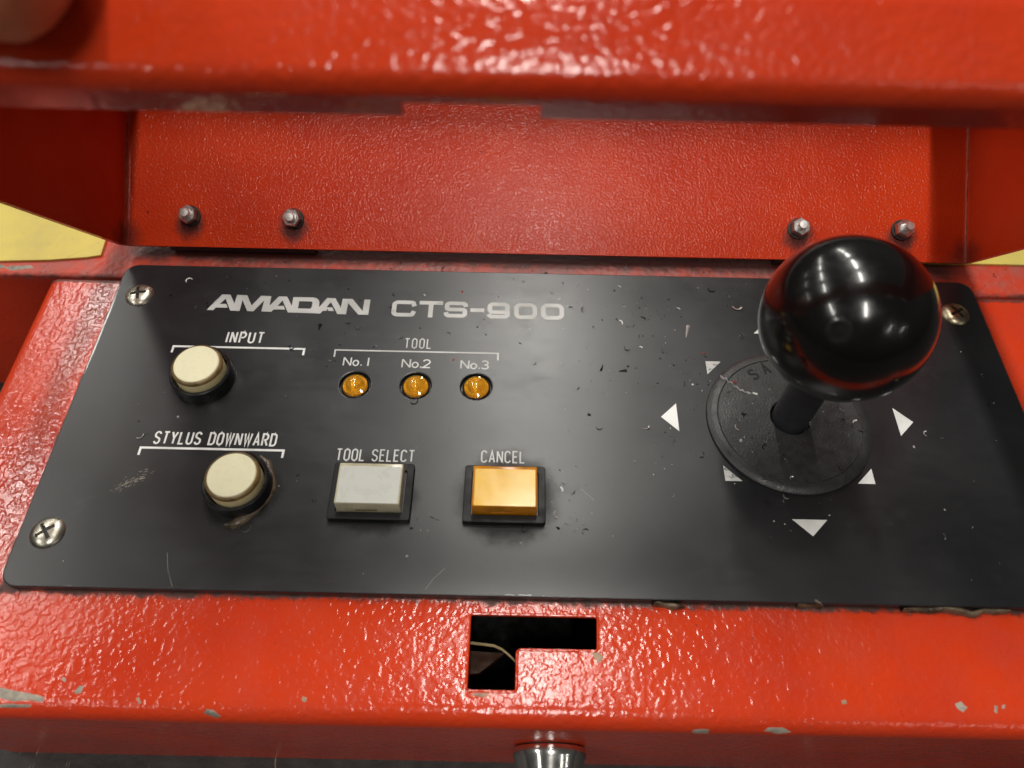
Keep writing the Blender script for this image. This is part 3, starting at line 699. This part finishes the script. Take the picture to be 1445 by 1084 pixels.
# ------------------------------------------------------------------ yellow plates on the rail either side of the lid
def slab(loop, z0, z1): return filled('slab', [loop], z0, z1, .12)
o = link('yellow_plate', slab([(-119.0, 153), (-118.4, 145.9), (-122, 145.0), (-132, 143.7), (-146.3, 142.9), (-189, 142.6), (-189, 181), (-121.5, 181)], TOP, TOP + .7), 'yellow', None, 30)
tag(o, 'pale yellow painted plate with clipped corner on the red rail beside the INPUT button', 'plate')
o = link('yellow_plate', slab([(104, 149.8), (189, 149.8), (189, 181), (104, 181)], TOP, TOP + .7), 'yellow', None, 30)
tag(o, 'yellow painted plate on the red rail behind the joystick ball', 'plate')

# ------------------------------------------------------------------ the raised lid
LX0, LX1, HB, ZF, ZPn = -110.8, 128.1, 37.0, 92.0, 211.0
HT_F, HT_P = 48.6, 86.0
lidO = thing('hinged_lid', 'raised red hinged lid with notched front lip and four steel nuts', 'lid', tuple(lid(8, HB, ZPn)))
def htop(z): return HT_F + (HT_P - HT_F) * (z - ZF) / (ZPn - ZF)
def prof_sheet(prof, thick, f):
    """sheet metal: polyline prof (2-d) offset by thick; f(p, k) gives the k-th row of 3-d points (k = 0, 1)"""
    off = offset(prof, thick); vs_, fs = [], []
    for a, b in zip(prof, off): vs_ += [f(a, 0), f(a, 1), f(b, 1), f(b, 0)]
    for i in range(len(prof) - 1):
        for k in range(4): fs.append((4 * i + k, 4 * i + (k + 1) % 4, 4 * i + 4 + (k + 1) % 4, 4 * i + 4 + k))
    fs += [(3, 2, 1, 0), tuple(range(4 * len(prof) - 4, 4 * len(prof)))]
    return vs_, fs
prof = fillet([(LX0, ZF + 1), (LX0, ZPn), (LX1, ZPn), (LX1, ZF + 1)], [0, 1.6, 1.6, 0], 5)
v, f = prof_sheet(prof, 1.5, lambda p, k: lid(p.x, HB if k == 0 else htop(min(p.y, ZPn)), p.y))
shell = link('lid_shell', fix(mesh('lid_shell', v, f)), 'red_lid', lidO, 30)
# front lip: folded face, flange with a notch
def lip(x0, x1, zend, name):
    prof = fillet([(HT_F + 2.9, ZF + 9), (HT_F, ZF), (37.0, ZF), (37.0, zend)], [0, 2.2, 1.7, 0], 6)
    v, f = prof_sheet(prof, 1.4, lambda p, k: lid(x0 if k == 0 else x1, p.x, p.y)); return v, f
V, F = [], []
for (x0, x1, ze) in ((LX0 - 1.4, -15.2, 99.6), (-15.2, 3.0, 95.0), (3.0, LX1 + 1.4, 99.6)):
    v, f = lip(x0, x1, ze, 'l'); b = len(V); V += v; F += [tuple(i + b for i in q) for q in f]
link('front_lip', fix(mesh('front_lip', V, F)), 'red_front', lidO, 30)
def tframe(x0, x1, z0, z1):
    n = Vector((0, 0, 0)); P = [(x0, z0), (x1, z0), (x1, z1), (x0, z1)]
    v = [lid(x, htop(z) + .05, z) for x, z in P] + [lid(x, htop(z) + 1.4, z) for x, z in P]
    return mesh('top_rail', v, [(3, 2, 1, 0), (4, 5, 6, 7), (0, 1, 5, 4), (1, 2, 6, 5), (2, 3, 7, 6), (3, 0, 4, 7)])
for a in ((LX0 - 1.5, LX0 + 5, ZF + 9.2, ZPn - 12), (LX1 - 11.5, LX1 + 1.5, ZF + 9.2, ZPn - 12), (LX0 - 1.5, LX1 + 1.5, ZPn - 12, ZPn + 1.5)):
    link('top_rail', fix(tframe(*a)), 'red_lid', lidO, None)
# worn bright line down both folds of the lid
for x in (LX0 + .5, LX1 - .5):
    pts = [lid(x + random.uniform(-.12, .12), HB + 1 + k * 1.2, ZPn - .52) for k in range(36)]
    link('worn_fold', tube_mesh('worn_fold', pts, 0.12, 5), 'fold', lidO, 60)
# nuts with stud ends
TO_LID = Matrix((R0, U0, -A0)).transposed().to_4x4()
def hexnut():
    vs_, fs = [], []
    pr = [(2.4, 0), (2.7, .15), (2.7, 1.8), (2.4, 2.2), (1.3, 2.2)]
    for r, z in pr:
        for k in range(6): vs_.append((r * math.cos(k * math.pi / 3), r * math.sin(k * math.pi / 3), z))
    for i in range(len(pr) - 1):
        for k in range(6): fs.append((i * 6 + k, i * 6 + (k + 1) % 6, i * 6 + 6 + (k + 1) % 6, i * 6 + 6 + k))
    return mesh('nut_body', vs_, fs)
NB = hexnut(); NB.materials.append(M['nut'])
WS = lathe('nut_washer', [(3.0, 0.02), (3.0, .5), (1.3, .55)], 32, False); WS.materials.append(M['oily'])
ST = lathe('stud_end', [(1.35, 0), (1.35, 3.7), (1.1, 4.1), (0.02, 4.15)], 24, False); ST.materials.append(M['stud'])
for i, (x, h) in enumerate(NUTS):
    base = lid(x, h, ZPn); n = bpy.data.objects.new('hex_nut', None); COL.objects.link(n); n.location = base * S; n.empty_display_size = .003; adopt(n, lidO)
    for nm, me, dz in (('nut_washer', WS, 0), ('nut_body', NB, .45), ('stud_end', ST, .3)):
        o = bpy.data.objects.new(nm, me); COL.objects.link(o)
        for p in me.polygons: p.use_smooth = True
        me.set_sharp_from_angle(angle=math.radians(30))
        mt = TO_LID @ Matrix.Rotation(random.random() * 2 + random.uniform(-.1, .1), 4, 'Z') @ Matrix.Rotation(math.radians((3, -4, 6, 8)[i]), 4, 'Y'); mt.translation = (base - A0 * dz) * S
        o.matrix_basis = mt; adopt(o, n)
# two oily butt hinges under the lid's rear edge
for x0, x1 in ((-98, -57), (74, 115)):
    hb = lid(0, HB, ZPn + 3)
    v = tube_mesh('hinge', [Vector((x0 + k * (x1 - x0) / 6, hb.y + .6, 0.3)) for k in range(7)], 2.2, 16)
    link('hinge', v, 'oily', lidO, 40)

# ------------------------------------------------------------------ hand holding the lid: thumb on the front lip
def skin_body(name, nodes, edges, root, mat):
    """nodes: (x, h, z, r) in the lid's axes"""
    me = bpy.data.meshes.new(name); me.from_pydata([tuple(lid(*n[:3]) * S) for n in nodes], edges, [])
    o = bpy.data.objects.new(name, me); COL.objects.link(o)
    md = o.modifiers.new('skin', 'SKIN'); md.use_smooth_shade = True
    for i, n in enumerate(nodes):
        sv = me.skin_vertices[0].data[i]; sv.radius = (n[3] * 1.22 * S, n[3] * 1.22 * S); sv.use_root = (i == root)
    sb = o.modifiers.new('sub', 'SUBSURF'); sb.levels = 2; sb.render_levels = 2
    dg = bpy.context.evaluated_depsgraph_get(); r = bpy.data.meshes.new_from_object(o.evaluated_get(dg)); bpy.data.objects.remove(o)
    r.materials.clear(); return r
T0 = (-55.0, 46.2, 82.0)
nodes = [(-50.8, 44.6, 83.2, 6.8), (T0[0], T0[1], T0[2], 9.0), (-64, 49.5, 80.2, 10.4), (-84, 55, 80.0, 9.2), (-104, 61, 82, 10.5), (-124, 66, 92, 14),   # thumb
         (-140, 72, 112, 19), (-160, 92, 112, 19), (-190, 125, 105, 21)]                                                                     # palm, wrist, forearm
edges = [(i, i + 1) for i in range(8)]
for z, l in ((98, 0.95), (112, 1.0), (126, 0.97), (139, 0.82)):                                                                          # four fingers hooked under the lid's side wall
    b = len(nodes)
    nodes += [(-136, 58, z + 2, 9.5), (-130, 44, z, 7.8), (-124, 31, z, 7.4), (-112, 25.5, z - 1, 7.0), (-112 + 11 * l, 28.5, z - 1, 6.2)]
    edges += [(6, b), (b, b + 1), (b + 1, b + 2), (b + 2, b + 3), (b + 3, b + 4)]
hm = skin_body('hand', nodes, edges, 6, 'skin')
person = link('person', hm, 'skin', None, 180)
tag(person, 'bare thumb pressed on the front lip of the red lid, holding it up', 'person')
bmn = bmesh.new(); bmesh.ops.create_uvsphere(bmn, u_segments=24, v_segments=14, radius=1)
ax = (lid(-64, 49.5, 80.2) - lid(*T0)).normalized(); out = -A0; out = (out - ax * out.dot(ax)).normalized(); si = ax.cross(out)
nc = lid(-59.5, 47.6, 81.6) + out * 8.6
for v in bmn.verts:
    p = v.co.copy(); v.co = nc + si * p.x * 6.0 + ax * p.y * 7.2 + out * (p.z * 1.4 - 2.2 * p.x * p.x)
link('thumb_nail', from_bm('thumb_nail', bmn), 'nail', person, 180)

# ------------------------------------------------------------------ swarf, crumbs and grease
def curl(c, rad, arcdeg, wid, ang, rise, seg=6, up=True):
    """small curved ribbon lying on the panel"""
    vs_ = []
    for k in range(seg + 1):
        a = ang + math.radians(arcdeg) * k / seg; x, y = c[0] + rad * math.cos(a), c[1] + rad * math.sin(a); z = c[2] + rise * k / seg
        if up: vs_ += [(x, y, z + .01), (x, y, z + wid)]
        else: vs_ += [(x, y, z + .03), (c[0] + (rad + wid) * math.cos(a), c[1] + (rad + wid) * math.sin(a), z + .06 + wid * .4)]
    return vs_, [(2 * k, 2 * k + 1, 2 * k + 3, 2 * k + 2) for k in range(seg)]
def crumb(c, r):
    vs_ = []; n = 5
    for k in range(n):
        a = 2 * math.pi * k / n; q = r * random.uniform(.5, 1.2); vs_.append((c[0] + q * math.cos(a), c[1] + q * math.sin(a), c[2] + .01))
    vs_.append((c[0] + random.uniform(-.3, .3) * r, c[1] + random.uniform(-.3, .3) * r, c[2] + r * random.uniform(.5, 1.1)))
    return vs_, [(k, (k + 1) % n, n) for k in range(n)]
def free(x, y):
    for (a, b, r) in ((-77.5, 103.2, 8), (-62.1, 73.4, 8), (JX, JY, 20.5)) :
        if math.hypot(x - a, y - b) < r: return False
    for cx in (-31.5, -1.1):
        if abs(x - cx) < 9.6 and abs(y - 72.7) < 7.3: return False
    for a, b in LEDS:
        if math.hypot(x - a, y - b) < 4.3: return False
    return True
CL = [(-40, 133, 10), (10, 134, 14), (30, 118, 10), (42, 112, 8), (24, 104, 9), (48, 103, 5), (-50, 112, 6), (16, 66, 4), (12, 76, 3.5), (-54, 76, 3.5), (62, 70, 7), (44, 88, 6), (-20, 64, 4), (-90, 96, 8), (36, 128, 9)]
def swarf(name, n, mat, lab, bright):
    V, F = [], []
    k = 0
    while k < n:
        u = random.random()
        if u < .36:
            c = random.choice(CL); x, y, z = c[0] + random.gauss(0, c[2]), c[1] + random.gauss(0, c[2] * .6), 0.0
            if x < -106 or x > 125 or y > 139.5: continue
        elif u < .60: x, y, z = random.uniform(-104, 122), 139 - abs(random.gauss(0, 1)) * 20, 0.0
        elif u < .78: x, y, z = random.uniform(-106, 140), random.uniform(141.6, 147), TOP
        elif u < .9:
            a = random.random() * 6.28; r = 7 + 10 * random.random(); x, y, z = JX + r * math.cos(a), JY - .6 + r * math.sin(a), 1.5 + (17.25 - r) * .05
        else: x, y, z = random.uniform(-100, 120), random.uniform(53, 95), 0.0
        if z == 0.0 and (y < 51 or not free(x, y)): continue
        if x < -50 and random.random() < .55: continue
        k += 1
        s = random.choice((.35, .4, .5, .5, .6, .7, .8, 1.0, 1.4, 1.9)) * 0.9
        if random.random() < (.5 if bright else .42): v, f = curl((x, y, z), .45 * s, random.uniform(60, 200), random.uniform(.1, .24) * s, random.random() * 6.28, random.uniform(0, .2), 5, random.random() < .6)
        else: v, f = crumb((x, y, z), random.uniform(.13, .34) * s)
        b = len(V); V += v; F += [tuple(i + b for i in q) for q in f]
    o = link(name, mesh(name, V, F), mat, None, None); o['kind'] = 'stuff'; tag(o, lab, 'swarf'); return o
swarf('metal_swarf', 250, 'swarf', 'tiny bright metal chips scattered over the black panel and red rail', True)
swarf('dark_swarf', 480, 'swarf_dark', 'tiny dark oily chips scattered over the black panel and red rail', False)
V, F = [], []
for (px, py, z) in ((652, 412, 0), (993, 499, 0), (1037, 539, 1.72), (381, 688, 0), (640, 508, 0)):
    p = at(px, py, z); v, f = crumb(p, .42); b = len(V); V += v; F += [tuple(i + b for i in q) for q in f]
o = link('paint_crumbs', mesh('paint_crumbs', V, F), 'fleck', None, None); o['kind'] = 'stuff'; tag(o, 'specks of red paint lying on the black panel', 'paint specks')

def shaving(V, F, mat, label, smooth=None):
    o = link('metal_shaving', mesh('metal_shaving', V, F), mat, None, smooth); tag(o, label, 'metal shaving', 'larger shavings lying on the panel'); return o
# zigzag on the joystick base
pth = [(1016, 531), (1021, 536), (1024, 534), (1027, 541), (1032, 540), (1034, 547), (1039, 546), (1043, 552), (1047, 551), (1050, 555), (1054, 554), (1058, 557), (1062, 555), (1068, 558)]
V, F = [], []
for i, p in enumerate(pth):
    c = at(p[0], p[1], 1.75); zz = c.z + (.35 if i % 2 else 0.05); V += [(c.x, c.y - .16, zz), (c.x + .05, c.y + .2, zz + .28)]
F = [(2 * k, 2 * k + 1, 2 * k + 3, 2 * k + 2) for k in range(len(pth) - 1)]
shaving(V, F, 'swarf', 'long zigzag silver shaving lying across the joystick base')
def spike(px0, px1, w0, lab, mat='swarf'):
    a, b = at(*px0), at(*px1); d = (b - a); n = Vector((-d.y, d.x, 0)).normalized()
    V = []
    for k in range(6):
        f = k / 5; c = a + d * f; ww = w0 * (1 - f * .75); V += [c + n * ww + Vector((0, 0, .05)), c + Vector((0, 0, .55 * (1 - .6 * f))), c - n * ww + Vector((0, 0, .05))]
    F = [q for k in range(5) for q in ((3 * k, 3 * k + 1, 3 * k + 4, 3 * k + 3), (3 * k + 1, 3 * k + 2, 3 * k + 5, 3 * k + 4))]
    shaving(V, F, mat, lab)
spike((971, 460), (968, 477), .48, 'pointed silver shaving standing out on bare panel between TOOL bracket and joystick base')
c = at(345, 749); v, f = curl((c.x, c.y + .9, 0), 1.25, 230, .2, math.radians(160), .1, 16); shaving(v, f, 'swarf', 'thin silver ring curl beside the STYLUS DOWNWARD button')
c = at(740, 748); v, f = curl((c.x, c.y, 0), .6, 290, .5, 1.9, .3, 12); shaving(v, f, 'swarf_dark', 'dark hooked shaving in front of the amber CANCEL button')
c = at(412, 491); v, f = curl((c.x, c.y, 0), .7, 250, .5, 2.2, .2, 12); shaving(v, f, 'swarf_dark', 'dark curl on the bracket line of the INPUT label')
c = at(1040, 434); v, f = curl((c.x, c.y + .4, 0), .95, 150, .5, math.radians(190), .1, 10, False); shaving(v, f, 'swarf', 'curved silver shaving behind the joystick base near the ball')
c = at(1046, 474); v, f = curl((c.x, c.y, 0), .55, 320, .5, 1.0, .3, 12); shaving(v, f, 'swarf', 'small bright bead-like curl in front of the forward arrow')
spike((884, 523), (873, 524), .55, 'flat dark flake on bare panel left of the joystick base', 'swarf_dark')
spike((848, 523), (851, 515), .35, 'narrow dark splinter beside the flat flake on bare panel', 'swarf_dark')
spike((452, 458), (450, 466), .55, 'dark lump between the logo and the TOOL bracket', 'swarf_dark')
c = at(846, 605); v, f = curl((c.x, c.y + .5, 0), .8, 200, .35, 2.6, .1, 10); shaving(v, f, 'swarf_dark', 'dark open curl on the panel midway from No.3 lamp to joystick')
# dried grease round the STYLUS button and sealant at the plate's front edge
def lump(name, pix, w, h, mat, label, cat, z=0.0, n=3):
    V, F = [], []
    P = [at(*p, z) for p in pix]; R_ = 7
    for i, c in enumerate(P):
        d = (P[min(i + 1, len(P) - 1)] - P[max(i - 1, 0)]).normalized(); nn = Vector((-d.y, d.x, 0)); ww = w * random.uniform(.6, 1.2) * (.35 if i in (0, len(P) - 1) else 1); hh = h * random.uniform(.5, 1.1)
        for k in range(R_):
            a = math.pi * k / (R_ - 1); V.append(c + nn * (ww * math.cos(a)) + Vector((0, 0, hh * math.sin(a) + .01)))
    for i in range(len(P) - 1):
        for k in range(R_ - 1): F.append((i * R_ + k, i * R_ + k + 1, (i + 1) * R_ + k + 1, (i + 1) * R_ + k))
    o = link(name, mesh(name, V, F), mat, None, 60); tag(o, label, cat); return o
lump('grease_crust', [(368, 645), (376, 654), (381, 668), (382, 680), (381, 691), (378, 701), (369, 711), (360, 719), (351, 727), (340, 734), (328, 741), (318, 742)], 1.15, .9, 'gunk', 'dried brown grease crust round the STYLUS DOWNWARD button', 'grease')
lump('sealant_blob', [(1122, 856), (1132, 852), (1140, 849), (1148, 852), (1158, 858)], 1.1, 3.0, 'gunk', 'brown sealant lump at the panel front edge below the downward arrow', 'sealant', TOP)
lump('sealant_bead', [(1270, 862), (1290, 861), (1310, 861), (1330, 861), (1352, 862), (1366, 868), (1372, 868), (1384, 863), (1400, 863), (1420, 865)], .8, 1.8, 'gunk', 'long brown sealant bead along the panel front edge', 'sealant', TOP)
lump('sealant_blob', [(920, 854), (928, 853), (936, 854), (950, 857), (966, 858)], .7, 1.7, 'gunk', 'small tan sealant crumb at the panel edge right of the cut-out', 'sealant', TOP)
